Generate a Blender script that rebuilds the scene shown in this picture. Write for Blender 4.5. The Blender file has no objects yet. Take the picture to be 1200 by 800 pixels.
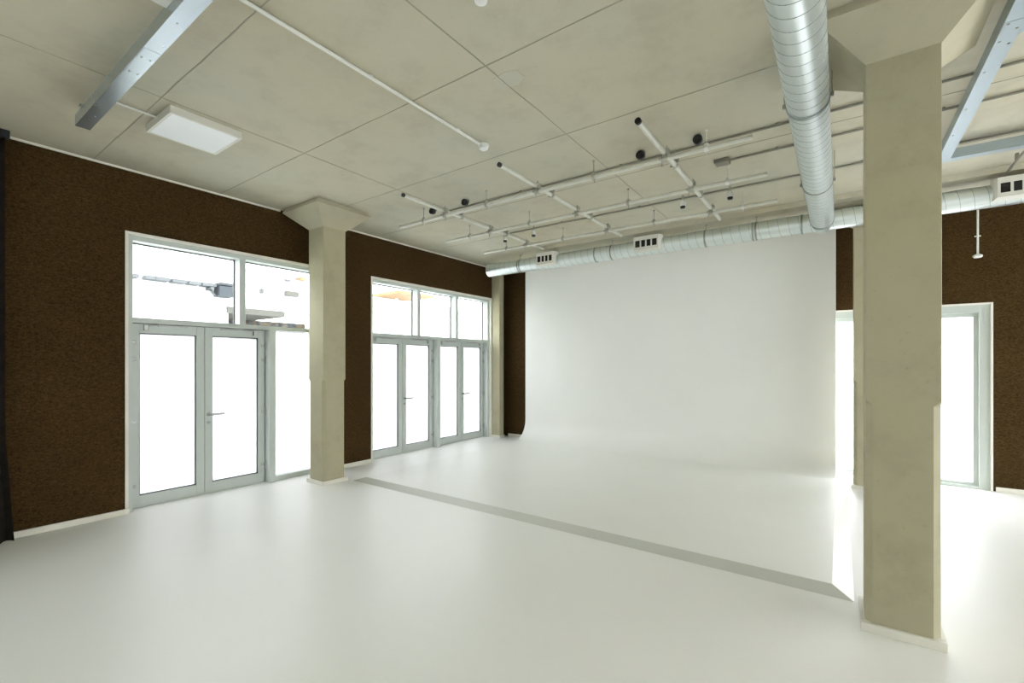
import bpy, math, random
from mathutils import Vector, Matrix
random.seed(7)
SC = bpy.context.scene
COL = SC.collection
PI = math.pi

# ------------------------------------------------------------------ materials
def new_mat(name):
    m = bpy.data.materials.new(name); m.use_nodes = True
    nt = m.node_tree; nt.nodes.clear()
    out = nt.nodes.new('ShaderNodeOutputMaterial')
    b = nt.nodes.new('ShaderNodeBsdfPrincipled')
    nt.links.new(b.outputs[0], out.inputs[0])
    return m, nt, b, out

def setp(b, color=None, rough=None, metal=None, spec=None, coat=None):
    if color is not None: b.inputs['Base Color'].default_value = (*color, 1)
    if rough is not None: b.inputs['Roughness'].default_value = rough
    if metal is not None: b.inputs['Metallic'].default_value = metal
    if spec is not None: b.inputs['Specular IOR Level'].default_value = spec
    if coat is not None: b.inputs['Coat Weight'].default_value = coat

def coords(nt, scale=(1, 1, 1)):
    tc = nt.nodes.new('ShaderNodeTexCoord'); mp = nt.nodes.new('ShaderNodeMapping')
    mp.inputs['Scale'].default_value = scale
    nt.links.new(tc.outputs['Object'], mp.inputs[0])
    return mp.outputs[0]

def noise(nt, vec, scale, detail=4, rough=.55):
    n = nt.nodes.new('ShaderNodeTexNoise')
    n.inputs['Scale'].default_value = scale; n.inputs['Detail'].default_value = detail
    n.inputs['Roughness'].default_value = rough
    nt.links.new(vec, n.inputs['Vector'])
    return n.outputs['Fac']

def ramp(nt, fac, stops):
    r = nt.nodes.new('ShaderNodeValToRGB')
    e = r.color_ramp.elements
    while len(e) < len(stops): e.new(.5)
    for k, (p, c) in enumerate(stops):
        e[k].position = p; e[k].color = (*c, 1)
    nt.links.new(fac, r.inputs[0])
    return r.outputs[0]

def mixc(nt, a, b, fac, mode='MIX'):
    m = nt.nodes.new('ShaderNodeMix'); m.data_type = 'RGBA'; m.blend_type = mode
    for sock, v in ((m.inputs[6], a), (m.inputs[7], b), (m.inputs[0], fac)):
        if isinstance(v, (int, float)): sock.default_value = v
        elif isinstance(v, tuple): sock.default_value = (*v, 1)
        else: nt.links.new(v, sock)
    return m.outputs[2]

def bump(nt, b, h, strength, dist=.01):
    n = nt.nodes.new('ShaderNodeBump'); n.inputs['Strength'].default_value = strength
    n.inputs['Distance'].default_value = dist
    nt.links.new(h, n.inputs['Height']); nt.links.new(n.outputs[0], b.inputs['Normal'])

def simple(name, color, rough=.5, metal=0, spec=.5, var=.06, scale=3):
    m, nt, b, o = new_mat(name); setp(b, color, rough, metal, spec)
    v = coords(nt); f = noise(nt, v, scale)
    c = ramp(nt, f, [(.3, tuple(x * (1 - var) for x in color)), (.7, tuple(min(1, x * (1 + var)) for x in color))])
    nt.links.new(c, b.inputs['Base Color'])
    return m

def concrete(name, base, warm, grey, seam=False, rough=.75):
    m, nt, b, o = new_mat(name); setp(b, base, rough, 0, .3)
    v = coords(nt)
    f1 = noise(nt, v, .55, 5, .6); f2 = noise(nt, v, 2.6, 6, .65); f3 = noise(nt, v, 38, 3, .6)
    c = mixc(nt, warm, grey, ramp(nt, f1, [(.38, (0, 0, 0)), (.62, (1, 1, 1))]))
    c = mixc(nt, c, ramp(nt, f2, [(.30, (.87, .86, .86)), (.5, (1, 1, 1)), (.7, (1.05, 1.035, 1.03))]), .9, 'MULTIPLY')
    c = mixc(nt, c, ramp(nt, f3, [(.22, (.80, .79, .76)), (.36, (1, 1, 1))]), .6, 'MULTIPLY')
    # pin holes
    vo = nt.nodes.new('ShaderNodeTexVoronoi'); vo.inputs['Scale'].default_value = 1.7
    vo.inputs['Randomness'].default_value = 1
    nt.links.new(v, vo.inputs['Vector'])
    c = mixc(nt, c, ramp(nt, vo.outputs['Distance'], [(.014, (.45, .42, .36)), (.022, (1, 1, 1))]), .8, 'MULTIPLY')
    nt.links.new(c, b.inputs['Base Color'])
    bump(nt, b, f3, .06)
    return m

M = {}
M['ceiling'] = concrete('concrete_soffit', (.52, .50, .39), (.53, .495, .375), (.515, .50, .405))
M['column'] = concrete('concrete_column', (.40, .37, .25), (.405, .373, .246), (.395, .373, .265))
M['capital'] = concrete('concrete_capital', (.43, .40, .29), (.44, .405, .285), (.42, .40, .30))
M['joint'] = simple('joint_line', (.36, .34, .265), .9)
M['joint_light'] = simple('joint_patch', (.50, .49, .41), .9)

def floor_mat():
    m, nt, b, o = new_mat('white_resin_floor'); setp(b, (.83, .85, .82), .4, 0, .38)
    v = coords(nt); f = noise(nt, v, .8, 5); f2 = noise(nt, v, 30, 3)
    c = ramp(nt, f, [(.3, (.85, .855, .825)), (.7, (.875, .875, .85))])
    nt.links.new(c, b.inputs['Base Color'])
    nt.links.new(ramp(nt, f, [(.1, (.36,) * 3), (.9, (.43,) * 3)]), b.inputs['Roughness'])
    bump(nt, b, f2, .02, .004)
    return m
M['floor'] = floor_mat()

def cyc_mat():
    m, nt, b, o = new_mat('white_cyc_paint'); setp(b, (.80, .81, .78), .42, 0, .4)
    v = coords(nt); f = noise(nt, v, 1.1, 4); f2 = noise(nt, v, 60, 2)
    c = ramp(nt, f, [(.3, (.82, .825, .79)), (.7, (.845, .85, .815))])
    nt.links.new(c, b.inputs['Base Color']); bump(nt, b, f2, .02, .004)
    return m
M['cyc'] = cyc_mat()

def board_mat():
    m, nt, b, o = new_mat('brown_wood_wool_board'); setp(b, (.05, .03, .012), .95, 0, .15)
    v = coords(nt, (1, 1, 1.7))
    f = noise(nt, v, 44, 5, .7); f2 = noise(nt, v, 1.3, 3); f3 = noise(nt, v, 95, 2, .6)
    c = ramp(nt, f, [(.30, (.022, .011, .003)), (.48, (.056, .0315, .0095)), (.64, (.082, .049, .016)), (.76, (.15, .10, .04))])
    c = mixc(nt, c, ramp(nt, f2, [(.3, (.82, .80, .75)), (.7, (1, 1, 1))]), 1.0, 'MULTIPLY')
    c = mixc(nt, c, ramp(nt, f3, [(.35, (.4, .4, .4)), (.5, (1, 1, 1))]), .7, 'MULTIPLY')
    nt.links.new(c, b.inputs['Base Color']); bump(nt, b, f, .5, .006)
    return m
M['board'] = board_mat()
M['ramp_grey'] = simple('light_grey_front_ramp', (.62, .63, .585), .45, 0, .35, .02)  # front ramp tone, greyer than the side ramps
M['white_paint'] = simple('white_wall_paint', (.78, .78, .74), .6)
M['cream'] = simple('cream_skirting_paint', (.74, .72, .64), .45)
M['frame'] = simple('grey_green_frame', (.50, .545, .51), .4, 0, .5, .03)
M['frame_dark'] = simple('frame_rebate', (.26, .285, .265), .5)
M['gasket'] = simple('rubber_gasket', (.05, .055, .05), .6)
M['hinge'] = simple('satin_steel', (.42, .43, .41), .42, .6)
M['handle'] = simple('dark_satin_steel', (.34, .35, .34), .4, .6)
M['pipe'] = simple('galvanised_pipe', (.64, .64, .57), .38, .35, .5, .06, 8)
M['clamp'] = simple('clamp_steel', (.42, .42, .36), .45, .6, .5, .2, 25)
M['clamp_lt'] = simple('clamp_bright_steel', (.75, .76, .74), .35, .5)
M['rod'] = simple('threaded_rod', (.33, .33, .29), .5, .5)
M['conduit'] = simple('dark_grey_conduit', (.24, .235, .19), .5, .3)
M['conduit_w'] = simple('white_conduit', (.74, .75, .70), .4)
M['black'] = simple('black_plastic', (.012, .013, .015), .35)
M['blackslot'] = simple('black_grille_void', (.012, .011, .009), .8)
M['white_pl'] = simple('white_plastic', (.80, .81, .79), .35)
M['grille'] = simple('grille_cream_metal', (.66, .65, .58), .4)
M['curtain'] = simple('dark_curtain_cloth', (.022, .018, .014), .95, 0, .1, .2, 12)

def steel(name, color, rough, sc=6):
    m, nt, b, o = new_mat(name); setp(b, color, rough, .78, .5)
    v = coords(nt); f = noise(nt, v, sc, 4)
    vo = nt.nodes.new('ShaderNodeTexVoronoi'); vo.inputs['Scale'].default_value = 45
    nt.links.new(v, vo.inputs['Vector'])
    c = mixc(nt, tuple(x * .97 for x in color), tuple(min(1, x * 1.02) for x in color), f)
    c = mixc(nt, c, vo.outputs['Color'], .012)
    nt.links.new(c, b.inputs['Base Color'])
    nt.links.new(ramp(nt, f, [(.3, (rough * .95,) * 3), (.7, (rough * 1.06,) * 3)]), b.inputs['Roughness'])
    return m
M['duct'] = steel('galvanised_duct', (.74, .80, .79), .36)
M['seam'] = steel('duct_seam', (.34, .39, .38), .5)
M['channel'] = steel('galvanised_channel', (.47, .53, .555), .26)

M['channel_dull'] = steel('dull_galvanised_channel', (.40, .465, .49), .48)  # darker, rougher version of the channel steel
def panel_mat():
    m, nt, b, o = new_mat('opal_diffuser'); setp(b, (.80, .82, .82), .35)
    v = coords(nt); f = noise(nt, v, 300, 1)
    nt.links.new(ramp(nt, f, [(.3, (.78, .80, .80)), (.7, (.82, .84, .84))]), b.inputs['Base Color'])
    return m
M['diffuser'] = panel_mat()

def glass_clear():
    m, nt, b, o = new_mat('clear_glass'); nt.nodes.remove(b)
    t = nt.nodes.new('ShaderNodeBsdfTransparent'); t.inputs[0].default_value = (.80, .82, .81, 1)
    g = nt.nodes.new('ShaderNodeBsdfGlossy'); g.inputs['Roughness'].default_value = .02
    fr = nt.nodes.new('ShaderNodeFresnel'); fr.inputs[0].default_value = 1.45
    mx = nt.nodes.new('ShaderNodeMixShader')
    gm = nt.nodes.new('ShaderNodeNewGeometry'); mt_ = nt.nodes.new('ShaderNodeMath'); mt_.operation = 'SUBTRACT'; mt_.inputs[0].default_value = 1; nt.links.new(gm.outputs['Backfacing'], mt_.inputs[1]); m2 = nt.nodes.new('ShaderNodeMath'); m2.operation = 'MULTIPLY'; nt.links.new(mt_.outputs[0], m2.inputs[0]); nt.links.new(fr.outputs[0], m2.inputs[1])
    nt.links.new(m2.outputs[0], mx.inputs[0]); nt.links.new(t.outputs[0], mx.inputs[1]); nt.links.new(g.outputs[0], mx.inputs[2])
    nt.links.new(mx.outputs[0], o.inputs[0]); return m
M['glass'] = glass_clear()

def glass_frost(name, k):
    m, nt, b, o = new_mat(name); nt.nodes.remove(b)
    v = coords(nt); f = noise(nt, v, 1.0, 2)
    col = ramp(nt, f, [(.3, (k * .97, k * .98, k * .985)), (.7, (k, k, k * 1.01))])
    t = nt.nodes.new('ShaderNodeBsdfTransparent'); nt.links.new(col, t.inputs[0])
    tr = nt.nodes.new('ShaderNodeBsdfTranslucent'); nt.links.new(col, tr.inputs[0])
    mx = nt.nodes.new('ShaderNodeMixShader'); mx.inputs[0].default_value = .5
    nt.links.new(t.outputs[0], mx.inputs[1]); nt.links.new(tr.outputs[0], mx.inputs[2])
    nt.links.new(mx.outputs[0], o.inputs[0]); return m
M['frost'] = glass_frost('frosted_film_glass', .52)
M['frost_thin'] = glass_frost('thin_frosted_film_glass', .87)

M['ext_ground'] = simple('pale_paving', (.42, .42, .41), .8)
M['ext_white'] = simple('white_render', (.80, .80, .80), .8)
M['ext_grey'] = simple('grey_cladding', (.085, .09, .095), .7)
M['ext_dark'] = simple('dark_slate_cladding', (.028, .034, .04), .7)
M['ext_orange'] = simple('timber_soffit', (.26, .145, .06), .7)
M['ext_pale'] = simple('pale_pipe_paint', (.07, .07, .07), .6)
M['ext_beige'] = simple('beige_stone', (.075, .072, .062), .8)
def stall_mat():
    m, nt, b, o = new_mat('shop_shelf_goods'); setp(b, (.3, .2, .1), .8)
    v = coords(nt, (1, 9, 5)); vo = nt.nodes.new('ShaderNodeTexVoronoi'); vo.inputs['Scale'].default_value = 1.2
    nt.links.new(v, vo.inputs['Vector'])
    sp = nt.nodes.new('ShaderNodeSeparateColor'); nt.links.new(vo.outputs['Color'], sp.inputs[0])
    nt.links.new(ramp(nt, sp.outputs[0], [(.1, (.07, .07, .07)), (.35, (.075, .042, .02)), (.6, (.08, .062, .03)), (.85, (.015, .018, .02))]), b.inputs['Base Color'])
    return m
M['stall'] = stall_mat()

# ------------------------------------------------------------------ mesh helpers
class MB:
    def __init__(s): s.v = []; s.f = []; s.sm = []
    def add(s, vs, fs, smooth=False):
        n = len(s.v); s.v += [tuple(v) for v in vs]
        for f in fs: s.f.append([n + i for i in f]); s.sm.append(smooth)
        return s
    def box(s, x0, x1, y0, y1, z0, z1, ch=0):
        if ch <= 0:
            vs = [(x, y, z) for z in (z0, z1) for y in (y0, y1) for x in (x0, x1)]
            fs = [(0, 2, 3, 1), (4, 5, 7, 6), (0, 1, 5, 4), (2, 6, 7, 3), (0, 4, 6, 2), (1, 3, 7, 5)]
            return s.add(vs, fs)
        # bevelled box (26 faces)
        c = ch; X = (x0, x0 + c, x1 - c, x1); Y = (y0, y0 + c, y1 - c, y1); Z = (z0, z0 + c, z1 - c, z1)
        vs = []; ix = {}
        def vid(i, j, k):
            if (i, j, k) not in ix: ix[(i, j, k)] = len(vs); vs.append((X[i], Y[j], Z[k]))
            return ix[(i, j, k)]
        fs = []
        fs += [[vid(0, a, b) for a, b in ((1, 1), (1, 2), (2, 2), (2, 1))]][0:0]
        def q(*p): fs.append([vid(*t) for t in p])
        q((0, 1, 1), (0, 1, 2), (0, 2, 2), (0, 2, 1)); q((3, 1, 1), (3, 2, 1), (3, 2, 2), (3, 1, 2))
        q((1, 0, 1), (2, 0, 1), (2, 0, 2), (1, 0, 2)); q((1, 3, 1), (1, 3, 2), (2, 3, 2), (2, 3, 1))
        q((1, 1, 0), (1, 2, 0), (2, 2, 0), (2, 1, 0)); q((1, 1, 3), (2, 1, 3), (2, 2, 3), (1, 2, 3))
        for i, I in ((0, 1), (3, 2)):
            for j, J in ((0, 1), (3, 2)):
                q((i, J, 1), (I, j, 1), (I, j, 2), (i, J, 2)); q((i, 1, J), (I, 1, j), (I, 2, j), (i, 2, J)); q((1, i, J), (1, I, j), (2, I, j), (2, i, J))
                for k, K in ((0, 1), (3, 2)):
                    fs.append([vid(i, J, K), vid(I, j, K), vid(I, J, k)])
        return s.add(vs, fs)
    def prism(s, pts, z0, z1):      # pts in XY
        n = len(pts)
        vs = [(x, y, z0) for x, y in pts] + [(x, y, z1) for x, y in pts]
        fs = [tuple(reversed(range(n))), tuple(range(n, 2 * n))] + [(i, (i + 1) % n, n + (i + 1) % n, n + i) for i in range(n)]
        return s.add(vs, fs)
    def loft(s, rings, cap=True, smooth=False):
        n = len(rings[0]); vs = [p for r in rings for p in r]; fs = []
        for k in range(len(rings) - 1):
            for i in range(n):
                fs.append((k * n + i, k * n + (i + 1) % n, (k + 1) * n + (i + 1) % n, (k + 1) * n + i))
        s.add(vs, fs, smooth)
        if cap:
            s.add(rings[0], [tuple(reversed(range(n)))]); s.add(rings[-1], [tuple(range(n))])
        return s
    def cyl(s, a, b, r, seg=16, r2=None, smooth=True, cap=True):
        a = Vector(a); b = Vector(b); d = (b - a).normalized()
        u = d.orthogonal().normalized(); w = d.cross(u)
        r2 = r if r2 is None else r2
        def ring(c, rr): return [c + (u * math.cos(2 * PI * i / seg) + w * math.sin(2 * PI * i / seg)) * rr for i in range(seg)]
        return s.loft([ring(a, r), ring(b, r2)], cap, smooth)
    def tube(s, a, b, ro, ri, seg=20):
        """open ended hollow tube"""
        a = Vector(a); b = Vector(b); d = (b - a).normalized(); u = d.orthogonal().normalized(); w = d.cross(u)
        def ring(c, rr): return [c + (u * math.cos(2 * PI * i / seg) + w * math.sin(2 * PI * i / seg)) * rr for i in range(seg)]
        R = [ring(a, ro), ring(b, ro), ring(b, ri), ring(a, ri), ring(a, ro)]
        return s.loft(R, False, True)
    def sweep(s, pts, r, seg=8, cap=True):
        pts = [Vector(p) for p in pts]; rings = []
        up = None
        for i, p in enumerate(pts):
            d = ((pts[min(i + 1, len(pts) - 1)]) - pts[max(i - 1, 0)]).normalized()
            if up is None: up = d.orthogonal().normalized()
            u = (up - d * up.dot(d)).normalized(); w = d.cross(u); up = u
            rings.append([p + (u * math.cos(2 * PI * k / seg) + w * math.sin(2 * PI * k / seg)) * r for k in range(seg)])
        return s.loft(rings, cap, True)
    def lathe(s, prof, c, axis='z', seg=24):
        rings = []
        for r, h in prof:
            ring = []
            for i in range(seg):
                a = 2 * PI * i / seg; p, q = r * math.cos(a), r * math.sin(a)
                ring.append({'z': (c[0] + p, c[1] + q, c[2] + h), 'y': (c[0] + p, c[1] + h, c[2] + q), 'x': (c[0] + h, c[1] + p, c[2] + q)}[axis])
            rings.append(ring)
        return s.loft(rings, True, True)
    def build(s, name, mat, parent=None, off=(0, 0, 0), kind=None, label=None):
        me = bpy.data.meshes.new(name)
        o_ = Vector(off)
        me.from_pydata([tuple(Vector(v) - o_) for v in s.v], [], s.f)
        me.polygons.foreach_set('use_smooth', s.sm)
        me.update()
        import bmesh
        bm = bmesh.new(); bm.from_mesh(me); bmesh.ops.recalc_face_normals(bm, faces=bm.faces); bm.to_mesh(me); bm.free()
        if any(s.sm):
            try: me.set_sharp_from_angle(angle=math.radians(40))
            except Exception: pass
        me.materials.append(mat if not isinstance(mat, str) else M[mat])
        o = bpy.data.objects.new(name, me); COL.objects.link(o)
        if parent is not None: o.parent = parent
        else: o.location = off
        if kind: o['kind'] = kind
        if label: o['label'] = label
        return o

def tag(o, label, cat, group=None):
    o['label'] = label; o['category'] = cat
    if group: o['group'] = group
    return o
def thing(name, loc, label, cat, group=None):
    o = bpy.data.objects.new(name, None); o.location = loc; COL.objects.link(o); o.empty_display_size = .1
    return tag(o, label, cat, group)
def struct(name, loc=(0, 0, 0)):
    o = bpy.data.objects.new(name, None); o.location = loc; COL.objects.link(o); o['kind'] = 'structure'; return o
def copy_tree(o, parent=None):
    c = o.copy(); COL.objects.link(c); c.parent = parent
    if parent is not None: c.matrix_parent_inverse = o.matrix_parent_inverse.copy()
    for ch in list(o.children): copy_tree(ch, c)
    return c

# ------------------------------------------------------------------ room dimensions
XL = -6.33; YB = 8.40; ZC = 3.77; XR = 6.6; YR = -5.2
TW = .235
# floor
MB().box(XL - TW, XR + .3, YR - .3, YB + .4, -.2, 0).build('floor', 'floor', kind='structure')
# ceiling slab with downstand along the back wall
ceil = MB().box(XL - TW, XR + .3, YR - .3, YB + .4, ZC, ZC + .3).build('ceiling', 'ceiling', kind='structure')
MB().box(-4.45, XR, 7.10, YB, ZC - .065, ZC).build('downstand_slab', 'ceiling', ceil)
# formwork joints: shallow lines of cement skin on the soffit
def jline(x0, y0, x1, y1, w, mat='joint', z=ZC, t=.003, wob=.004):
    """thin wavy ribbon of real thickness"""
    n = max(2, int(max(abs(x1 - x0), abs(y1 - y0)) / .22)); d = Vector((x1 - x0, y1 - y0)).normalized(); nn = Vector((-d.y, d.x))
    rings = []
    for i in range(n + 1):
        p = Vector((x0, y0)).lerp(Vector((x1, y1)), i / n) + nn * random.uniform(-wob, wob)
        ww = w * random.uniform(.55, 1.3) / 2
        a = p - nn * ww; b = p + nn * ww
        rings.append([(a.x, a.y, z + .002), (b.x, b.y, z + .002), (b.x, b.y, z - t), (a.x, a.y, z - t)])
    return MB().loft(rings)
jm = MB()
def merge(a, b):
    n = len(a.v); a.v += b.v; a.f += [[n + i for i in f] for f in b.f]; a.sm += b.sm
for yj in (-1.04, .16, 1.36, 2.56, 3.755, 4.95, 6.15):
    merge(jm, jline(XL, yj, XR, yj, .0085))
for xj in (-4.41, -2.06, .30, 2.66, 5.02):
    merge(jm, jline(xj, YR, xj, 7.1, .008))
jm.build('formwork_joint', 'joint', ceil)
sp = MB()
for (cx, cy, rx, ry) in ((-2.03, 2.78, .15, .10), (-.35, 3.80, .14, .09)):
    pts = []
    for k in range(14):
        a = 2 * PI * k / 14; q = random.uniform(.75, 1.1); pts.append((cx + rx * q * math.cos(a), cy + ry * q * math.sin(a)))
    sp.prism(pts, ZC - .002, ZC + .001)
sp.build('cement_smear', 'joint_light', ceil)

# left wall: two window openings, plus W0 added unseen to light the room
W1 = (1.62, 4.07); W2 = (4.84, 8.08); W0 = (-4.8, -1.2); HT = 3.09
wl = MB(); ys = [YR - .3, W0[0], W0[1], W1[0], W1[1], W2[0], W2[1], YB + .4]
for k in range(0, 8, 2): wl.box(XL - TW, XL, ys[k], ys[k + 1], 0, ZC)
for w in (W0, W1, W2): wl.box(XL - TW, XL, w[0], w[1], HT, ZC)
wl.build('wall_left', 'board', kind='structure')
W3 = (-.85, 1.606); H3 = 2.43
wb = MB().box(XL, W3[0], YB, YB + .4, 0, ZC).box(W3[1], XR, YB, YB + .4, 0, ZC).box(W3[0], W3[1], YB, YB + .4, H3, ZC)
wb.build('wall_back', 'board', kind='structure')
# right wall (out of frame) and rear wall, each with an opening added for fill light
W4 = (1.2, 8.2); H4 = 3.0
MB().box(XR, XR + .3, YR - .3, W4[0], 0, ZC).box(XR, XR + .3, W4[1], YB + .4, 0, ZC).box(XR, XR + .3, *W4, H4, ZC).box(XR, XR + .3, *W4, 0, .1).build('wall_right', 'white_paint', kind='structure')
W5 = (-1.2, 3.4); H5 = 2.9
MB().box(XL, W5[0], YR - .3, YR, 0, ZC).box(W5[1], XR, YR - .3, YR, 0, ZC).box(*W5, YR - .3, YR, H5, ZC).build('wall_rear', 'white_paint', kind='structure')

# skirtings
def skirt(name, *boxes):
    m = MB()
    for b in boxes: m.box(*b, ch=.004)
    return m.build(name, 'cream', kind='structure')
skirt('baseboard_left', (XL, XL + .022, -1.38, 1.60, 0, .06), (XL - .06, XL + .022, 1.60, 1.655, 0, .06), (XL, XL + .022, 4.09, 4.82, 0, .06), (XL - .06, XL + .022, 4.82, 4.875, 0, .06))
skirt('baseboard_back', (XL + .236, -5.30, YB - .022, YB, 0, .06), (1.63, XR - .01, YB - .022, YB, 0, .06))
# white shadow bead where the left wall meets the soffit
MB().box(XL, XL + .014, -1.5, 3.32, ZC - .022, ZC - .001).box(XL, XL + .014, 4.15, YB, ZC - .022, ZC - .001).build('trim_1', 'cream', kind='structure')

# ------------------------------------------------------------------ left wall glazing
XF = XL - .05     # front of frame members
XG = XL - .20     # glass plane
FD = .17          # depth of members
def window_in_left(name, y0, y1, top_mullions, low_mullions, zt=(2.10, 2.155), lowfix=(), doors=()):
    w = struct(name, (XG, (y0 + y1) / 2, 0)); off = w.location[:]
    # cream casing at the wall face
    m = MB(); c = .028
    m.box(XL - .06, XL + .008, y0, y0 + c, 0, HT); m.box(XL - .06, XL + .008, y1 - c, y1, 0, HT); m.box(XL - .06, XL + .008, y0 + c, y1 - c, HT - c, HT)
    m.build('window_casing', 'cream', w, off)
    fr = MB(); a0, a1 = y0 + c, y1 - c; fw = .052
    x0, x1 = XF - FD, XF
    fr.box(x0, x1, a0, a0 + fw, 0.0, HT - c); fr.box(x0, x1, a1 - fw, a1, 0.0, HT - c)
    fr.box(x0, x1, a0 + fw, a1 - fw, HT - c - fw, HT - c)
    fr.box(x0, x1, a0 + fw, a1 - fw, zt[0], zt[1])
    for ym in top_mullions: fr.box(x0, x1, ym, ym + .075, zt[1], HT - c - fw)
    for ym in low_mullions: fr.box(x0, x1, ym, ym + .085, 0, zt[0])
    for (f0, f1) in lowfix:
        fr.box(x0, x1 - .03, f0, f1, 0, .07)
    for (f0, f1) in doors:      # stops behind the leaves and a low threshold
        fr.box(x0, XG - .032, f0, f1, zt[0] - .03, zt[0]); fr.box(x0, XG + .03, f0, f1, 0, .014)
        fr.box(x0, XG - .032, f0, f0 + .02, .014, zt[0] - .03); fr.box(x0, XG - .032, f1 - .02, f1, .014, zt[0] - .03)
    fr.build('window_frame', 'frame', w, off)
    # panes, gaskets
    ed = [a0 + fw] + [v for ym in top_mullions for v in (ym, ym + .075)] + [a1 - fw]
    for k in range(0, len(ed), 2):
        p0, p1 = ed[k], ed[k + 1]
        g = MB(); t = .012
        for b in ((p0, p0 + t, zt[1], HT - c - fw), (p1 - t, p1, zt[1], HT - c - fw), (p0 + t, p1 - t, HT - c - fw - t, HT - c - fw), (p0 + t, p1 - t, zt[1], zt[1] + t)):
            g.box(XG - .012, XG + .012, *b)
        g.build('gasket', 'gasket', w, off)
        MB().box(XG - .004, XG + .004, p0 + .004, p1 - .004, zt[1] + .004, HT - c - fw - .004).build('glass_pane', 'glass', w, off)
    for (f0, f1) in lowfix:
        MB().box(XG - .004, XG + .004, f0 + .002, f1 - .002, .075, zt[0] - .002).build('frosted_pane', 'frost', w, off)
    return w
window_in_left('window_1', W1[0], W1[1], [2.815], [3.20], lowfix=[(3.285, 3.99)], doors=[(1.70, 3.20)])
window_in_left('window_2', W2[0], W2[1], [5.92, 6.965], [6.435], doors=[(4.92, 6.435), (6.52, 8.0)])
window_in_left('added_window_left', W0[0], W0[1], [-3.6, -2.4], [], lowfix=[(-4.72, -1.28)])  # unseen window behind the camera, added for its daylight

def door_pair(name, y0, ymid, y1, ztop=2.095):
    d = struct(name, (XG, ymid, 0)); off = d.location[:]
    st = .086; fx0, fx1 = XG - .03, XG + .035
    for k, (a, b) in enumerate(((y0 + .006, ymid - .003), (ymid + .003, y1 - .006))):
        lf = MB(); z0, z1 = .017, ztop
        lf.box(fx0, fx1, a, a + st, z0, z1, .003); lf.box(fx0, fx1, b - st, b, z0, z1, .003)
        lf.box(fx0, fx1 - .001, a + st, b - st, z0, .135); lf.box(fx0, fx1 - .001, a + st, b - st, z1 - .105, z1)
        leaf = lf.build('door_leaf', 'frame', d, off)
        g = MB(); t = .01; ga, gb, gz0, gz1 = a + st, b - st, .135, z1 - .105
        for q in ((ga, ga + t, gz0, gz1), (gb - t, gb, gz0, gz1), (ga + t, gb - t, gz0, gz0 + t), (ga + t, gb - t, gz1 - t, gz1)):
            g.box(XG - .014, XG + .016, *q)
        g.build('gasket', 'gasket', leaf)
        MB().box(XG - .004, XG + .004, ga, gb, gz0, gz1).build('frosted_pane', 'frost', leaf)
        # recompute children offsets: parented to leaf whose origin is the door origin
        for ch in leaf.children: ch.data.transform(Matrix.Translation(-Vector(off)))
        # closer with folding arm, on the head of the leaf
        hy = a if k == 0 else b; sgn = 1 if k == 0 else -1
        cl = MB(); cl.box(fx1, fx1 + .028, min(hy + sgn * .12, hy + sgn * .16), max(hy + sgn * .12, hy + sgn * .16), z1 - .075, z1 - .01, .004)
        cl.cyl((fx1 + .022, hy + sgn * .14, z1 - .018), (fx1 + .03, hy + sgn * .33, z1 + .004), .007, 8)
        cl.cyl((fx1 + .03, hy + sgn * .33, z1 + .004), (fx1 + .012, hy + sgn * .52, z1 - .012), .006, 8)
        cl.box(fx1, fx1 + .014, min(hy + sgn * .26, hy + sgn * .56), max(hy + sgn * .26, hy + sgn * .56), z1 - .022, z1 - .006)
        c_ = cl.build('door_closer', 'hinge', leaf); c_.data.transform(Matrix.Translation(-Vector(off)))
        for hz in (.25, .98, 1.69, 1.885):
            h = MB(); yy = hy - sgn * .002
            h.cyl((fx1 + .014, yy, hz - .045), (fx1 + .014, yy, hz + .045), .0125, 10)
            h.cyl((fx1 + .014, yy, hz - .055), (fx1 + .014, yy, hz - .045), .008, 8); h.cyl((fx1 + .014, yy, hz + .045), (fx1 + .014, yy, hz + .055), .008, 8)
            h.box(fx1 - .001, fx1 + .008, min(yy, yy + sgn * .055), max(yy, yy + sgn * .055), hz - .02, hz + .02, .002)
            h_ = h.build('hinge', 'hinge', leaf); h_.data.transform(Matrix.Translation(-Vector(off)))
        if k == 1:
            h = MB(); hx = fx1; hz = 1.0; y_ = a + .043
            h.lathe([(.001, .010), (.024, .009), (.026, 0)], (hx, y_, hz), 'x', 16)
            h.sweep([(hx + .004, y_, hz), (hx + .035, y_, hz), (hx + .05, y_ + .012, hz), (hx + .052, y_ + .04, hz), (hx + .052, y_ + .16, hz)], .015, 8)
            h.lathe([(.001, .008), (.019, .007), (.021, 0)], (hx, y_, hz - .10), 'x', 14)
            h_ = h.build('lever_handle', 'handle', leaf); h_.data.transform(Matrix.Translation(-Vector(off)))
    return d
door_pair('door_1', 1.70, 2.452, 3.20)
door_pair('door_2', 4.92, 5.66, 6.435)
door_pair('door_3', 6.52, 7.255, 8.00)

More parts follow.
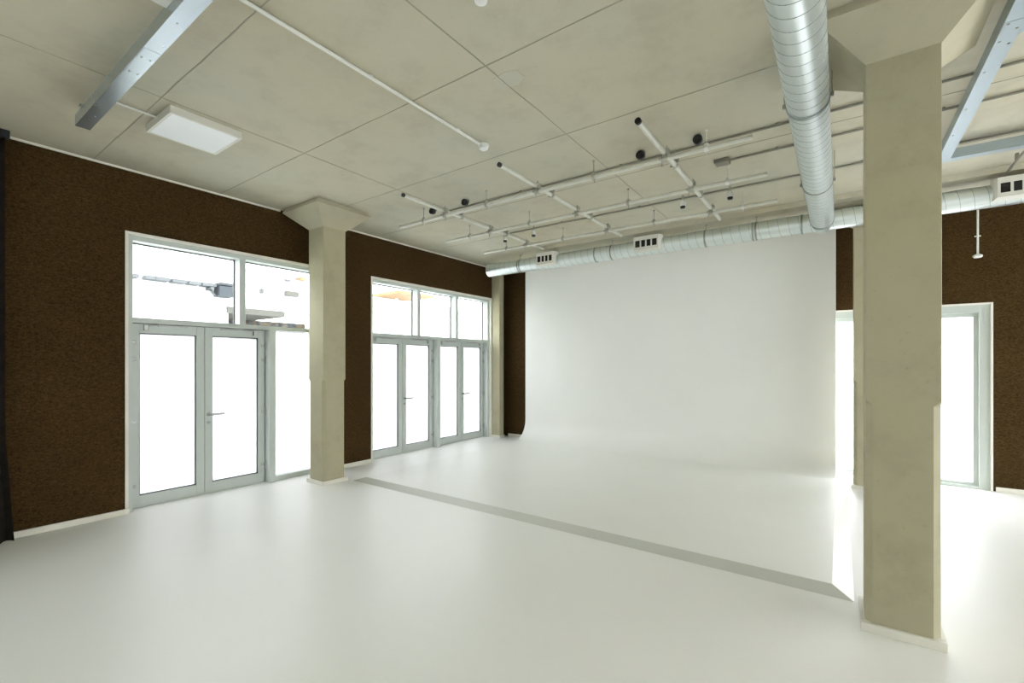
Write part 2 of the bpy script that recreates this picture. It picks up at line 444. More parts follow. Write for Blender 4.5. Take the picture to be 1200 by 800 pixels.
# back wall shopfront window, partly behind the white cove
def back_window():
    w = struct('window_4', ((W3[0] + W3[1]) / 2, YB, 0)); off = w.location[:]
    c = .022; x0, x1 = W3
    m = MB().box(x0, x0 + c, YB - .008, YB + .06, 0, H3).box(x1 - c, x1, YB - .008, YB + .06, 0, H3).box(x0 + c, x1 - c, YB - .008, YB + .06, H3 - c, H3)
    m.build('window_casing', 'cream', w, off)
    f = MB(); a0, a1 = x0 + c, x1 - c; y0, y1 = YB + .02, YB + .17; fw = .10
    f.box(a0, a0 + fw, y0, y1, 0, H3 - c); f.box(a1 - fw, a1, y0, y1, 0, H3 - c); f.box(a0 + fw, a1 - fw, y0, y1, H3 - c - .10, H3 - c)
    f.box(a0 + fw, a1 - fw, y0, y1, 0, .035)
    f.box(a1 - fw - .05, a1 - fw, y0 + .05, y1, .035, H3 - c - .10); f.box(a0 + fw, a0 + fw + .05, y0 + .05, y1, .035, H3 - c - .10)
    f.box(a0 + fw + .05, a1 - fw - .05, y0 + .05, y1, H3 - c - .15, H3 - c - .10); f.box(a0 + fw + .05, a1 - fw - .05, y0 + .05, y1, .035, .07)
    f.box(.34, .42, y0 + .05, y1, .07, H3 - c - .15)
    f.build('window_frame', 'frame', w, off)
    MB().box(a0 + fw + .05, .34, YB + .12, YB + .128, .07, H3 - c - .15).build('frosted_pane', 'frost_thin', w, off)
    MB().box(.42, a1 - fw - .05, YB + .12, YB + .128, .07, H3 - c - .15).build('frosted_pane', 'frost_thin', w, off)
back_window()
def added_glazing(name, ax, pos, a0, a1, z0, z1, n, mat='frost_thin'):  # glazing of the added openings outside the frame
    w = struct(name); m = MB()
    def bx(mb, p0, p1, q0, q1, za, zb):
        if ax == 'x': mb.box(p0, p1, q0, q1, za, zb)
        else: mb.box(q0, q1, p0, p1, za, zb)
    for k in range(n + 1):
        q = a0 + (a1 - a0 - .07) * k / n; bx(m, pos - .04, pos + .04, q, q + .07, z0, z1)
    for zz in (z0, z1 - .07): bx(m, pos - .035, pos + .035, a0, a1, zz, zz + .07)
    m.build('window_frame', 'frame', w)
    for k in range(n):
        q = a0 + (a1 - a0 - .07) * k / n; g = MB(); bx(g, pos - .004, pos + .004, q + .07, a0 + (a1 - a0 - .07) * (k + 1) / n, z0 + .07, z1 - .07)
        g.build('glass_pane', mat, w)
added_glazing('added_window_right', 'x', XR + .15, W4[0], W4[1], .1, H4, 5)  # added out of view to light the room from the right


added_glazing('added_window_rear', 'y', YR - .15, W5[0], W5[1], 0, H5, 4, 'frost')  # added out of view to light the room from behind
# ------------------------------------------------------------------ columns
def column(x0, x1, y0, y1, label, cap=True, zt=3.49, group=None, skirt_=True, fl=.24):
    cx, cy = (x0 + x1) / 2, (y0 + y1) / 2
    t = thing('concrete_column', (cx, cy, 0), label, 'column', group); off = (cx, cy, 0)
    c = .035
    def ring(x0, x1, y0, y1, c, z): return [(x0 + c, y0, z), (x1 - c, y0, z), (x1, y0 + c, z), (x1, y1 - c, z), (x1 - c, y1, z), (x0 + c, y1, z), (x0, y1 - c, z), (x0, y0 + c, z)]
    e = .003
    m = MB().loft([ring(x0, x1, y0, y1, c, 0), ring(x0, x1, y0, y1, c, 1.395), ring(x0, x1, y0, y1, e, 1.425), ring(x0, x1, y0, y1, e, zt + (.002 if cap else 0))])
    m.build('shaft', 'column', t, off)
    if cap:
        k = MB()
        q = lambda d, z: [(x0 - d, y0 - d, z), (x1 + d, y0 - d, z), (x1 + d, y1 + d, z), (x0 - d, y1 + d, z)]
        k.loft([q(0, zt), q(fl, zt + .215), q(fl, zt + .24), q(fl - .02, zt + .24), q(fl - .02, ZC)])
        k.build('capital', 'capital', t, off)
    if skirt_:
        s_ = MB(); d = .024; h = .052
        s_.box(x0 - d, x1 + d, y0 - d, y0 + .03, 0, h, .004); s_.box(x0 - d, x1 + d, y1 - .03, y1 + d, 0, h, .004)
        s_.box(x0 - d, x0 + .03, y0 + .03, y1 - .03, 0, h); s_.box(x1 - .03, x1 + d, y0 + .03, y1 - .03, 0, h)
        s_.build('skirting', 'cream', t, off)
    return t
column(.13, .478, 3.58, 3.93, 'thick bare concrete column close by, in front of the window on the back wall')
column(-6.0, -5.65, 3.55, 3.89, 'pale concrete column with flared head standing between the two tall left windows')
column(.15, .50, 7.50, 7.85, 'distant concrete column half hidden behind the thick near column, beside white cove edge')
# narrow pilaster in the far left corner
t = thing('concrete_pilaster', (XL + .11, 8.17, 0), 'narrow concrete pilaster in far left corner beside the last glazed door', 'pilaster')
MB().box(XL + .001, -6.11, 8.085, 8.245, 0, ZC - .001, .004).build('shaft', 'column', t, (XL + .11, 8.17, 0))
MB().box(XL + .001, -6.095, 8.07, 8.26, 0, .05, .003).build('skirting', 'cream', t, (XL + .11, 8.17, 0))

# ------------------------------------------------------------------ white infinity cove
CX0, CX1, CY0, CYW, PZ, R = -5.43, -.045, 4.075, 8.10, .042, .42
t = thing('infinity_cove', ((CX0 + CX1) / 2, CY0, 0), 'large white seamless studio cove curving from raised floor up to back wall', 'photo backdrop')
off = t.location[:]
prof = [(CY0, PZ)]
prof += [(CYW - R + R * math.sin(a), PZ + R - R * math.cos(a)) for a in [i * PI / 2 / 20 for i in range(21)]]
prof += [(CYW, ZC - .075), (CYW + .12, ZC - .075), (CYW + .12, 0), (CY0, 0)]
n = len(prof)
m = MB()
vs = [(CX0, y, z) for y, z in prof] + [(CX1, y, z) for y, z in prof]
fs = [(i, (i + 1) % n, n + (i + 1) % n, n + i) for i in range(n)]
m.add(vs, fs, True); m.add([(CX0, y, z) for y, z in prof], [tuple(range(n))]); m.add([(CX1, y, z) for y, z in prof], [tuple(reversed(range(n)))])
m.build('cove_surface', 'cyc', t, off)
e = .128; z0 = .001
# front ramp, right ramp, left ramp (mitred wedges)
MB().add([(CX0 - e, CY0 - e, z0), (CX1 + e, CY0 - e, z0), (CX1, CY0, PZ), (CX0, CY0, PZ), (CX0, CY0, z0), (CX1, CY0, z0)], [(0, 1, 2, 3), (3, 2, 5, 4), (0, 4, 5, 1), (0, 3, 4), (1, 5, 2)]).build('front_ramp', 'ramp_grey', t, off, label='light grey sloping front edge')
ye = CYW - .02
MB().add([(CX1 + e, CY0 - e, z0), (CX1 + e, ye, z0), (CX1, ye, PZ), (CX1, CY0, PZ), (CX1, CY0, z0), (CX1, ye, z0)], [(0, 1, 2, 3), (3, 2, 5, 4), (0, 4, 5, 1), (0, 3, 4), (1, 5, 2)]).build('side_ramp', 'cyc', t, off)
MB().add([(CX0 - e, CY0 - e, z0), (CX0 - e, ye, z0), (CX0, ye, PZ), (CX0, CY0, PZ), (CX0, CY0, z0), (CX0, ye, z0)], [(0, 3, 2, 1), (3, 4, 5, 2), (0, 1, 5, 4), (0, 4, 3), (1, 2, 5)]).build('side_ramp', 'cyc', t, off)

# ------------------------------------------------------------------ spiral ducts
def helix(mb, ax, c, r, a0, a1, pitch, w=.007, h=.003, seg=28):
    """raised lock seam wound round the duct, real thickness"""
    n = int((a1 - a0) / pitch * seg); rings = []
    for i in range(n + 1):
        s_ = a0 + (a1 - a0) * i / n; th = 2 * PI * (s_ - a0) / pitch
        def P(rr, ds):
            p, q = rr * math.cos(th), rr * math.sin(th)
            return (c[0] + p, s_ + ds, c[2] + q) if ax == 'y' else (s_ + ds, c[1] + p, c[2] + q)
        rings.append([P(r - .001, -w / 2), P(r + h, -w / 3), P(r + h, w / 3), P(r - .001, w / 2)])
    return mb.loft(rings, True, True)
def ringband(mb, ax, c, r, s0, s1, h=.006, seg=48):
    return mb.lathe([(r - .002, s0), (r + h, s0), (r + h, s1), (r - .002, s1)], c, ax, seg) if False else mb.loft(
        [[((c[0] + rr * math.cos(2 * PI * i / seg)), s_, c[2] + rr * math.sin(2 * PI * i / seg)) if ax == 'y' else (s_, c[1] + rr * math.cos(2 * PI * i / seg), c[2] + rr * math.sin(2 * PI * i / seg)) for i in range(seg)]
         for rr, s_ in ((r - .002, s0), (r + h, s0), (r + h, s1), (r - .002, s1), (r - .002, s0))], False, True)
# long duct along the back
by, bz, br = 7.25, 3.50, .123
t = thing('ventilation_duct', (0, by, bz), 'round spiral galvanised duct run crossing the ceiling and joining the duct along the back wall', 'air duct'); off = t.location[:]
bx0, bx1 = -5.74, 4.6
m = MB(); seg = 48
prof = [(.001, bx0 - .012), (br - .02, bx0 - .010), (br, bx0 + .006), (br, bx1)]
rings = [[(s_, by + rr * math.cos(2 * PI * i / seg), bz + rr * math.sin(2 * PI * i / seg)) for i in range(seg)] for rr, s_ in prof]
m.loft(rings, True, True); m.build('duct_tube', 'duct', t, off)
helix(MB(), 'x', (0, by, bz), br, bx0 + .05, bx1, .118, .005, .0014).build('spiral_seam', 'seam', t, off)
for xb in (-4.95, -3.4, -1.0, -.42, .9):
    ringband(MB(), 'x', (0, by, bz), br, xb, xb + .022).build('duct_coupling', 'seam', t, off)
for xh in (-4.98, -3.1, -1.62, -.95, 2.6):
    h = MB().cyl((xh, by, bz + br), (xh, by, ZC - .066), .0045, 8); ringband(h, 'x', (0, by, bz), br + .001, xh - .012, xh + .012, .003)
    h.cyl((xh, by, ZC - .08), (xh, by, ZC - .0655), .012, 8)
    h.build('duct_hanger', 'rod', t, off)
def grille(x0, x1, n=4, z0=3.425, z1=3.635, yf=7.045):
    g = MB()
    # housing: tapered saddle from the face back to the duct
    q = lambda d, y: [(x0 - d, y, z0 - d * .6), (x1 + d, y, z0 - d * .6), (x1 + d, y, z1 + d * .5), (x0 - d, y, z1 + d * .5)]
    g.loft([q(0, yf + .012), q(.012, yf + .05), q(.03, by - .05)])
    gr = g.build('supply_grille', 'grille', t, off)
    fm = MB(); b = .024
    fm.box(x0, x0 + b, yf, yf + .013, z0, z1); fm.box(x1 - b, x1, yf, yf + .013, z0, z1); fm.box(x0 + b, x1 - b, yf, yf + .013, z0, z0 + .045); fm.box(x0 + b, x1 - b, yf, yf + .013, z1 - .06, z1)
    w = (x1 - x0 - 2 * b) / n
    for k in range(1, n): fm.box(x0 + b + k * w - .011, x0 + b + k * w + .011, yf + .001, yf + .011, z0 + .03, z1 - .05)
    f_ = fm.build('grille_frame', 'grille', gr); f_.data.transform(Matrix.Translation(-Vector(off)))
    v_ = MB().box(x0 + b, x1 - b, yf + .0095, yf + .0118, z0 + .03, z1 - .05).build('grille_opening', 'blackslot', gr, label='black opening behind the bars'); v_.data.transform(Matrix.Translation(-Vector(off)))
grille(-4.49, -4.14); grille(-2.66, -2.27); grille(1.38, 1.86, 5)

# main duct coming towards the camera, dropping onto the back duct
mx, mz, mr = -.183, 3.485, .128
my0, my1 = -3.5, 7.335
prof = [(mr, my0), (mr, my1 - .012), (mr - .012, my1 + .004), (.001, my1 + .008)]
rings = [[(mx + rr * math.cos(2 * PI * i / seg), s_, mz + rr * math.sin(2 * PI * i / seg)) for i in range(seg)] for rr, s_ in prof]
MB().loft(rings, True, True).build('duct_tube', 'duct', t, off)
helix(MB(), 'y', (mx, 0, mz), mr, .9, my1 - .05, .112, .0055, .0016).build('spiral_seam', 'seam', t, off)
for yb in (3.80, 7.05, 1.2): ringband(MB(), 'y', (mx, 0, mz), mr, yb, yb + .03, .006).build('duct_coupling', 'seam', t, off)
for yh in (1.9, 3.815, 5.6):
    h = MB()
    for sx in (-1, 1): h.cyl((mx + sx * (mr + .012), yh, mz), (mx + sx * (mr + .012), yh, ZC), .004, 8); h.box(mx + sx * (mr + .012) - .012, mx + sx * (mr + .012) + .012, yh - .012, yh + .012, mz - .02, mz + .012, .003)
    ringband(h, 'y', (mx, 0, mz), mr + .001, yh - .012, yh + .012, .004)
    h.build('duct_hanger', 'rod', t, off)

# ------------------------------------------------------------------ lighting pipe grid
PY = (4.42, 5.38, 6.34); PZ_ = 3.595; HX = (-4.64, -3.54, -2.10, -.985); CXs = (-4.24, -2.80, -1.36); CZ = 3.652
t = thing('pipe_grid', (-2.8, 5.4, PZ_), 'suspended grid of galvanised steel pipes hanging from the concrete ceiling', 'lighting grid'); off = t.location[:]
pr = .0215
for y in PY:
    p = MB().tube((-5.13, y, PZ_), (-.61, y, PZ_), pr, pr - .004).build('long_pipe', 'pipe', t, off)
for x in CXs:
    p = MB().tube((x, 3.70, CZ), (x, 6.88, CZ), pr + (.004 if x > -2 else 0), pr - .004).build('cross_pipe', 'pipe', t, off)
    e_ = MB().cyl((x, 3.694, CZ), (x, 3.72, CZ), pr + (.006 if x > -2 else .003), 18).build('black_pipe_end', 'black', p, label='black near end of pipe'); e_.data.transform(Matrix.Translation(-Vector(off)))  # black disc over the near pipe end
    # couplers where the pipe crosses
    for y in PY:
        c = MB(); r_ = pr + .007
        c.tube((x, y - .03, CZ), (x, y + .03, CZ), r_, pr - .002, 16); c.tube((x - .03, y, PZ_), (x + .03, y, PZ_), r_, pr - .002, 16)
        c.box(x - .02, x + .02, y - .02, y + .02, PZ_ + .02, CZ - .02)
        c.cyl((x + .03, y - .035, CZ - .02), (x + .03, y - .035, CZ + .05), .006, 8); c.cyl((x - .035, y + .03, PZ_ - .055), (x - .035, y + .03, PZ_ + .03), .006, 8)
        c.box(x - .045, x - .02, y - .045, y + .045, PZ_ - .012, PZ_ + .012, .003); c.box(x + .018, x + .045, y - .045, y + .02, CZ - .014, CZ + .03, .003)
        c.build('coupler', 'clamp', t, off)
    for y in (4.74, 5.78):
        c = MB().tube((x, y - .022, CZ), (x, y + .022, CZ), pr + .008, pr - .002, 16).box(x - .04, x + .04, y - .012, y + .012, CZ + .016, CZ + .055, .003)
        c.cyl((x, y, CZ + .05), (x, y, ZC), .004, 8).cyl((x - .045, y, CZ - .01), (x - .02, y, CZ - .01), .008, 8)
        c.build('half_coupler', 'clamp', t, off)
for y in PY:
    for x in HX:
        h = MB().cyl((x, y, PZ_ + .03), (x, y, ZC), .0042, 8).cyl((x, y, ZC - .012), (x, y, ZC), .014, 10)
        h.tube((x - .016, y, PZ_), (x + .016, y, PZ_), pr + .007, pr - .002, 16).box(x - .02, x + .02, y - .012, y + .012, PZ_ + .018, PZ_ + .045, .003)
        h.cyl((x + .004, y, PZ_ - .06), (x + .004, y, PZ_ - .02), .0045, 8)
        h.build('hanger_rod', 'clamp_lt' if (x > -1.2) else 'clamp', t, off)

# ------------------------------------------------------------------ ceiling conduits
def conduit(pts, r, mat, label, saddles=(), cat='conduit', box=None, name='ceiling_conduit'):
    c0 = Vector(pts[0]); t = thing(name, c0, label, cat)
    MB().sweep(pts, r, 10).build('conduit_tube', mat, t, c0)
    for s_ in saddles:
        MB().box(s_[0] - .014, s_[0] + .014, s_[1] - .014, s_[1] + .014, s_[2] - r * .2, ZC, .002).build('saddle', mat, t, c0)
    if box: MB().box(*box, ch=.005).build('junction_box', mat, t, c0)
    return t
zc = ZC - .018
conduit([(-4.40, 4.67, zc), (-2.6, 4.672, zc), (0.9, 4.67, zc), (4.5, 4.67, zc)], .011, 'conduit', 'dark grey conduit directly above the frontmost long pipe of the grid', [(-3.2, 4.67, zc), (-1.9, 4.67, zc), (-.45, 4.67, zc), (1.6, 4.67, zc)])
conduit([(-.95, 5.19, zc), (1, 5.19, zc), (4.5, 5.19, zc)], .011, 'conduit', 'grey conduit starting at a small ceiling box above the middle grid pipe', [(-.5, 5.19, zc), (.7, 5.19, zc)], box=(-1.07, -.93, 5.13, 5.25, ZC - .04, ZC))
conduit([(-4.36, 6.05, zc), (-2.9, 6.05, zc), (1, 6.05, zc), (4.5, 6.05, zc)], .010, 'conduit', 'thin dark conduit between the second and rearmost long pipes of the grid', [(-3.4, 6.05, zc), (-2.2, 6.05, zc), (-.3, 6.05, zc), (.2, 6.05, zc)])
conduit([(-2.815, -1.5, zc), (-2.815, 1.0, zc), (-2.815, 3.40, zc)], .0125, 'conduit_w', 'straight white conduit running along the ceiling to the smoke detector', [(-2.815, .8, zc), (-2.815, 2.15, zc), (-2.815, 3.1, zc)])
conduit([(-4.76, 1.03, zc), (-4.76, 1.2, zc), (-4.76, 1.47, zc)], .008, 'conduit_w', 'short thin pale cable conduit feeding the square ceiling light panel')
conduit([(1.46, 6.18, 3.70), (1.46, 6.7, 3.70), (1.46, 7.085, 3.69)], .012, 'conduit', 'dark grey conduit dropping toward the duct grille beside the steel frame', [(1.46, 6.75, 3.70)])

def detector(x, y, label, r=.05, z=ZC, cat='smoke detector', name='smoke_detector', group=None):
    t = thing(name, (x, y, z), label, cat, group); off = (x, y, z)
    MB().lathe([(r * .95, 0), (r, -.004), (r, -.018), (r * .9, -.022)], off).build('detector_base', 'conduit_w', t, off)
    MB().lathe([(r * .78, -.022), (r * .84, -.028), (r * .80, -.044), (r * .5, -.054), (.001, -.056)], off).build('detector_head', 'white_pl', t, off)
    return t
detector(-2.815, 3.47, 'round white smoke detector at the end of the white conduit', .052)
detector(-1.68, 2.045, 'white round detector alone near the top edge on plain ceiling', .045)
detector(.70, 3.98, 'tiny white sensor on the ceiling beside the right hand steel channel', .022, cat='sensor', name='ceiling_sensor')

# drop-rod sensor hanging behind the duct, against brown wall
t = thing('ceiling_drop_sensor', (1.43, 8.2, 3.7), 'small white disc sensor hanging on thin rod before the brown back wall', 'sensor'); off = t.location[:]
MB().cyl((1.43, 8.2, ZC - .065), (1.43, 8.2, 3.02), .011, 10).build('drop_rod', 'conduit_w', t, off)
MB().box(1.40, 1.46, 8.195, 8.205, 3.255, 3.268, .002).build('bracket', 'conduit_w', t, off)
MB().lathe([(.012, .03), (.03, .022), (.046, .012), (.046, -.006), (.034, -.018), (.001, -.022)], (1.43, 8.2, 3.005)).build('sensor_head', 'white_pl', t, off)

# black round power sockets on the conduits
def socket_front(x, y, z, label):
    t = thing('power_socket', (x, y, ZC), label, 'socket', 'black round sockets above the front grid pipe'); off = t.location[:]
    MB().box(x - .03, x + .03, y + .0, y + .05, z + .01, ZC, .004).build('mounting_box', 'conduit', t, off)
    MB().lathe([(.001, -.02), (.030, -.022), (.033, -.03), (.041, -.03), (.043, -.02), (.042, .015), (.034, .03), (.001, .031)], (x, y, z), 'y', 22).build('socket_body', 'black', t, off)
    return t
socket_front(-4.54, 4.49, 3.725, 'leftmost black socket, left of where the first cross pipe meets the front pipe')
socket_front(-3.95, 4.49, 3.725, 'black socket just right of the first cross pipe, above front pipe')
socket_front(-1.62, 4.49, 3.722, 'black socket just left of the thick right hand cross pipe')
socket_front(-1.075, 4.49, 3.725, 'rightmost black socket, near the right end of the front pipe')
def socket_drop(x, y, label):
    t = thing('hanging_socket', (x, y, ZC), label, 'socket', 'small hanging sockets over the rear grid pipe'); off = t.location[:]
    MB().cyl((x, y, ZC), (x, y, 3.70), .012, 10).build('stem', 'clamp', t, off)
    MB().lathe([(.014, 3.71 - ZC), (.030, 3.69 - ZC), (.033, 3.635 - ZC), (.001, 3.634 - ZC)], (x, y, ZC), 'z', 18).build('socket_housing', 'clamp_lt', t, off)
    MB().lathe([(.031, 3.635 - ZC), (.030, 3.612 - ZC), (.022, 3.606 - ZC), (.001, 3.606 - ZC)], (x, y, ZC), 'z', 18).build('socket_cap', 'black', t, off)
for x, l in ((-4.42, 'small hanging socket with black tip furthest left, near first cross pipe'), (-3.87, 'small hanging socket with black tip, second from the left'),
             (-1.62, 'small hanging socket with black tip, just left of the right cross pipe'), (-1.07, 'small hanging socket with black tip furthest right on the dark conduit')):
    socket_drop(x, 6.0, l)

# ------------------------------------------------------------------ LED panel
px0, px1, py0, py1, pz = -5.03, -4.47, 1.435, 1.995, 3.705
t = thing('ceiling_light_panel', ((px0 + px1) / 2, (py0 + py1) / 2, ZC), 'square white flat light panel mounted on the ceiling by the left wall', 'ceiling light'); off = t.location[:]
m = MB(); b = .022
m.box(px0, px0 + b, py0, py1, pz, ZC, .003); m.box(px1 - b, px1, py0, py1, pz, ZC, .003); m.box(px0 + b, px1 - b, py0, py0 + b, pz, ZC); m.box(px0 + b, px1 - b, py1 - b, py1, pz, ZC)
m.build('panel_frame', 'grille', t, off)
MB().box(px0 + b, px1 - b, py0 + b, py1 - b, pz + .003, pz + .012).build('diffuser', 'diffuser', t, off)

# ------------------------------------------------------------------ galvanised channels
def u_channel(mb, ax, a0, a1, c0, c1, z0, z1, th=.0035, lip=.016):
    """open-top U with a flat web underneath and inward lips"""
    def bx(p0, p1, q0, q1, za, zb):
        if ax == 'x': mb.box(p0, p1, q0, q1, za, zb)
        else: mb.box(q0, q1, p0, p1, za, zb)
    bx(a0, a1, c0, c1, z0, z0 + th); bx(a0, a1, c0, c0 + th, z0 + th, z1); bx(a0, a1, c1 - th, c1, z0 + th, z1)
    bx(a0, a1, c0 + th, c0 + lip, z1 - th, z1); bx(a0, a1, c1 - lip, c1 - th, z1 - th, z1)
def screws(pts, z, parent, off):
    for x, y in pts:
        MB().lathe([(.001, -.004), (.006, -.0035), (.008, 0)], (x, y, z), 'z', 10).build('screw', 'rod', parent, off)
t = thing('steel_channel', (-3, 1.03, 3.6), 'wide shiny steel channel hung below the ceiling beside the light panel', 'steel channel'); off = t.location[:]
m = MB(); u_channel(m, 'x', -5.12, -.6, .985, 1.078, 3.60, 3.69); m.box(-5.12, -5.1165, .985, 1.078, 3.60, 3.69); m.build('channel', 'channel', t, off)
screws([(-3.86, 1.01), (-3.86, 1.055), (-3.62, 1.01), (-3.62, 1.055), (-4.8, 1.04)], 3.60, t, off)
MB().box(-3.98, -3.5, .990, 1.073, 3.598, 3.5995).build('splice_plate', 'channel', t, off)
for x in (-4.9, -3.1, -1.2):
    h = MB().cyl((x, 1.03, 3.60), (x, 1.03, ZC), .006, 8).box(x - .025, x + .025, .97, 1.09, 3.688, 3.70, .002)
    h.build('hanger_rod', 'rod', t, off)
MB().box(-3.12, -3.02, .86, .985, 3.665, 3.685, .003).build('side_bracket', 'conduit_w', t, off)

t = thing('suspended_steel_channels', (.82, 5, 3.6), 'right hand steel channel frame under the ceiling behind the near column', 'steel channel'); off = t.location[:]
m = MB(); u_channel(m, 'y', -1.5, 6.0, .77, .862, 3.60, 3.69); m.build('long_channel', 'channel_dull', t, off)
m = MB(); u_channel(m, 'x', .77, 5.0, 6.002, 6.092, 3.60, 3.69); m.build('cross_channel', 'channel_dull', t, off)
m = MB(); u_channel(m, 'x', .8625, 5.0, 3.80, 3.89, 3.60, 3.69); m.build('cross_channel', 'channel_dull', t, off)
m = MB().box(.775, 1.10, 3.79, 3.90, 3.5975, 3.5995).prism([(.862, 3.90), (.90, 3.90), (.862, 3.97)], 3.5975, 3.5995); m.build('gusset_plate', 'channel_dull', t, off)
screws([(.79, 3.81), (.84, 3.88), (.79, 3.99), (.84, 4.04), (.79, 4.35), (1.0, 3.82), (1.0, 3.87), (.79, 4.9), (.79, 5.4)], 3.5975, t, off)
for x, y in ((.816, 1.5), (.816, 4.3), (.816, 5.9), (2.5, 6.05), (2.2, 3.845)):
    MB().cyl((x, y, 3.60), (x, y, ZC), .006, 8).cyl((x, y, 3.69), (x, y, 3.70), .02, 12).build('hanger_rod', 'rod', t, off)

# ------------------------------------------------------------------ dark curtain at the left edge
t = thing('blackout_curtain', (-6.2, .3, 0), 'gathered dark floor length curtain at the left edge against the brown wall', 'curtain'); off = t.location[:]
outer = []; N = 90
def cpath(z):
    fl = 1 + 1.2 * max(0, 1 - z / 1.2)
    pts = []
    for i in range(N + 1):
        s_ = i / N; y = -.95 + s_ * 1.67
        x = -6.19 + .045 * math.sin(s_ * 2 * PI * 11 + .6 * math.sin(z * .8)) * (.7 + .3 * fl)
        pts.append((x, y + (.06 if z < 1 else 0) * (1 - z) * s_ ** 3))
    return pts
rings = []
for k in range(13):
    z = .012 + (3.70 - .012) * k / 12; p = cpath(z)
    rings.append([(x, y, z) for x, y in p] + [(x - .012, y, z) for x, y in reversed(p)])
MB().loft(rings, True, True).build('curtain_cloth', 'curtain', t, off)
MB().box(-6.235, -6.165, -1.3, .75, 3.70, ZC - .001, .004).build('curtain_track', 'black', t, off)

# ------------------------------------------------------------------ outside the glazing
MB().box(-60, 60, -50, 70, -.35, -.21).build('ground', 'ext_ground', kind='structure')
t = thing('white_building', (-14.4, 6, 0), 'bright white building across the street, seen through the left upper panes', 'building'); off = t.location[:]
m = MB().box(-15, -14.3, -6, 6.0, -.2, 7).box(-15, -14.3, 6.0, 10.2, 3.25, 7).box(-15, -14.3, 10.2, 22, -.2, 4.15).box(-15, -14.2, 9.8, 10.2, -.2, 7); m.build('facade', 'ext_white', t, off)
m = MB()
for a, b in ((3.74, 3.86), (3.99, 4.19), (4.20, 4.50), (4.56, 4.88), (4.93, 5.20), (5.25, 5.58)): m.box(-14.3, -14.0, a, b, 3.745, 3.83)
m.build('parapet_louvre', 'ext_grey', t, off)
t2 = MB().box(-14.29, -13.9, 5.62, 5.99, 3.50, 3.78).box(-14.29, -13.88, 5.62, 6.0, 3.80, 3.87).build('plant_box', 'ext_dark', t, off)
MB().box(-14.29, -13.95, 5.42, 5.5, 3.66, 3.72).cyl((-14.1, 5.45, 3.66), (-14.1, 5.6, 3.5), .03, 8).build('bracket', 'ext_grey', t, off)
MB().box(-16.5, -14.2, 5.95, 7.6, 3.08, 3.26).build('shop_canopy', 'ext_beige', t, off)
MB().box(-16.5, -16.3, 5.95, 9.5, 0, 3.1).build('shop_display', 'stall', t, off)
MB().box(-14.15, -14.0, 7.55, 7.68, 4.19, 4.25).build('wall_bracket', 'ext_pale', t, off)
MB().cyl((-14.1, 7.58, 3.5), (-14.1, 7.58, 3.32), .012, 8).build('rain_pipe', 'ext_pale', t, off)
m = MB()
m.cyl((-14.1, 6.3, 4.36), (-14.1, 7.6, 4.26), .012, 8).cyl((-14.1, 6.83, 4.36), (-14.1, 6.83, 3.85), .014, 8).cyl((-14.1, 7.6, 4.24), (-14.1, 8.1, 4.38), .014, 8)
m.box(-14.15, -14.0, 6.79, 6.86, 3.72, 3.86)
m.build('wall_pipes', 'ext_pale', t, off)
MB().box(-14.15, -14.0, 7.55, 7.95, 3.74, 3.9).build('wall_lamp', 'ext_beige', t, off)
MB().box(-14.29, -14.1, 8.0, 8.25, 4.32, 4.42).build('wall_panel', 'ext_orange', t, off)
t = thing('roof_canopy', (-14, 12.5, 0), 'timber lined roof canopy outside, seen through the second window top', 'canopy'); off = t.location[:]
MB().prism([(-14.6, 11.1), (-12.8, 11.0), (-12.8, 12.75), (-14.6, 12.75)], 4.15, 4.25).build('canopy_soffit', 'ext_orange', t, off)
m = MB()
m.cyl((-14.0, 11.9, -.2), (-14.0, 11.9, 4.15), .05, 12)
m.build('canopy_post', 'ext_white', t, off)

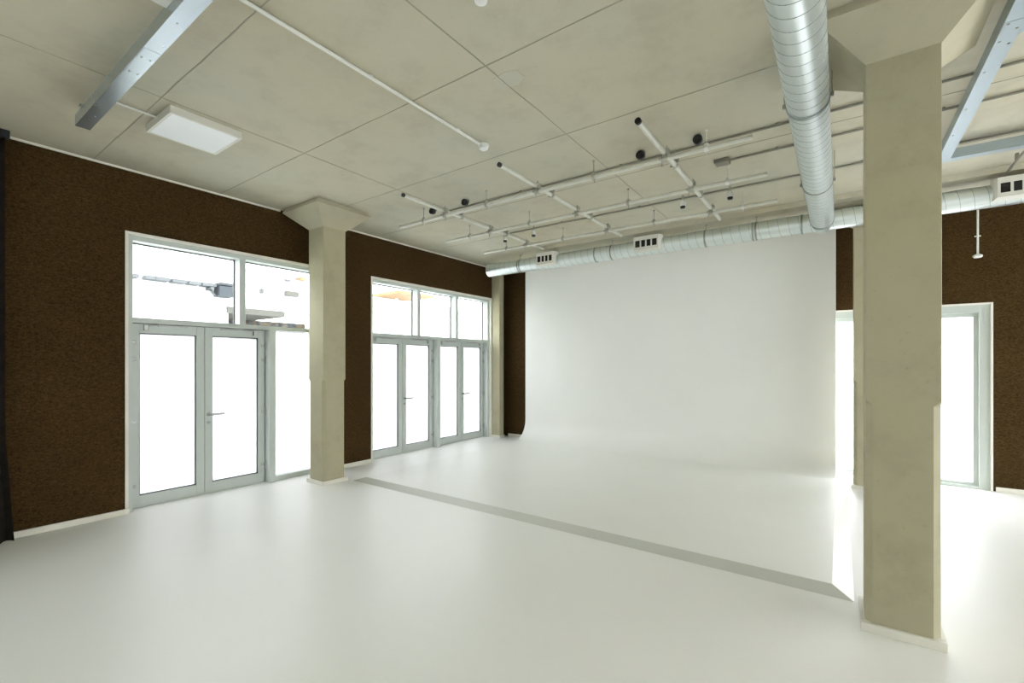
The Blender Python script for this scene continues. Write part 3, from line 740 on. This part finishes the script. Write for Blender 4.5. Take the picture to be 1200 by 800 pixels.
# ------------------------------------------------------------------ daylight
w = bpy.data.worlds.new('overcast_sky'); SC.world = w; w.use_nodes = True; nt = w.node_tree; nt.nodes.clear()
o = nt.nodes.new('ShaderNodeOutputWorld'); bg = nt.nodes.new('ShaderNodeBackground'); bg.inputs[1].default_value = 16.0
tc = nt.nodes.new('ShaderNodeTexCoord'); sx = nt.nodes.new('ShaderNodeSeparateXYZ'); nt.links.new(tc.outputs['Generated'], sx.inputs[0])
c = ramp(nt, sx.outputs[2], [(0, (.97, .975, 1.0)), (.6, (.93, .955, 1.0))])
nt.links.new(c, bg.inputs[0]); nt.links.new(bg.outputs[0], o.inputs[0])
def portal(name, loc, rot, sx_, sy_):
    l = bpy.data.lights.new(name, 'AREA'); l.shape = 'RECTANGLE'; l.size = sx_; l.size_y = sy_; l.cycles.is_portal = True
    ob = bpy.data.objects.new(name, l); ob.location = loc; ob.rotation_euler = rot; COL.objects.link(ob)
for k, (a, b) in enumerate((W0, W1, W2)): portal('daylight_opening', (XL - TW - .05, (a + b) / 2, HT / 2), (0, -PI / 2, 0), HT, b - a)
portal('daylight_opening', ((W3[0] + W3[1]) / 2, YB + .45, H3 / 2), (-PI / 2, 0, 0), W3[1] - W3[0], H3)
portal('daylight_opening', (XR + .35, (W4[0] + W4[1]) / 2, H4 / 2), (0, PI / 2, 0), H4, W4[1] - W4[0])

portal('daylight_opening', ((W5[0] + W5[1]) / 2, YR - .35, H5 / 2), (PI / 2, 0, 0), W5[1] - W5[0], H5)
# ------------------------------------------------------------------ camera
cam = bpy.data.cameras.new('camera'); co = bpy.data.objects.new('camera', cam); COL.objects.link(co)
cam.sensor_width = 36; cam.lens = 36 * 538 / 1200; cam.shift_y = 25 / 1200
co.location = (0, 0, 1.65); co.rotation_euler = (PI / 2, 0, math.atan(384 / 538))
cam.clip_start = .05; cam.clip_end = 200
SC.camera = co
SC.view_settings.view_transform = 'Standard'; SC.view_settings.look = 'None'; SC.view_settings.gamma = 1; SC.view_settings.use_curve_mapping = False
SC.view_settings.exposure = -0.03
cy = SC.cycles
cy.use_denoising = True; cy.max_bounces = 14; cy.diffuse_bounces = 8; cy.glossy_bounces = 5; cy.transparent_max_bounces = 12; cy.sample_clamp_indirect = 12
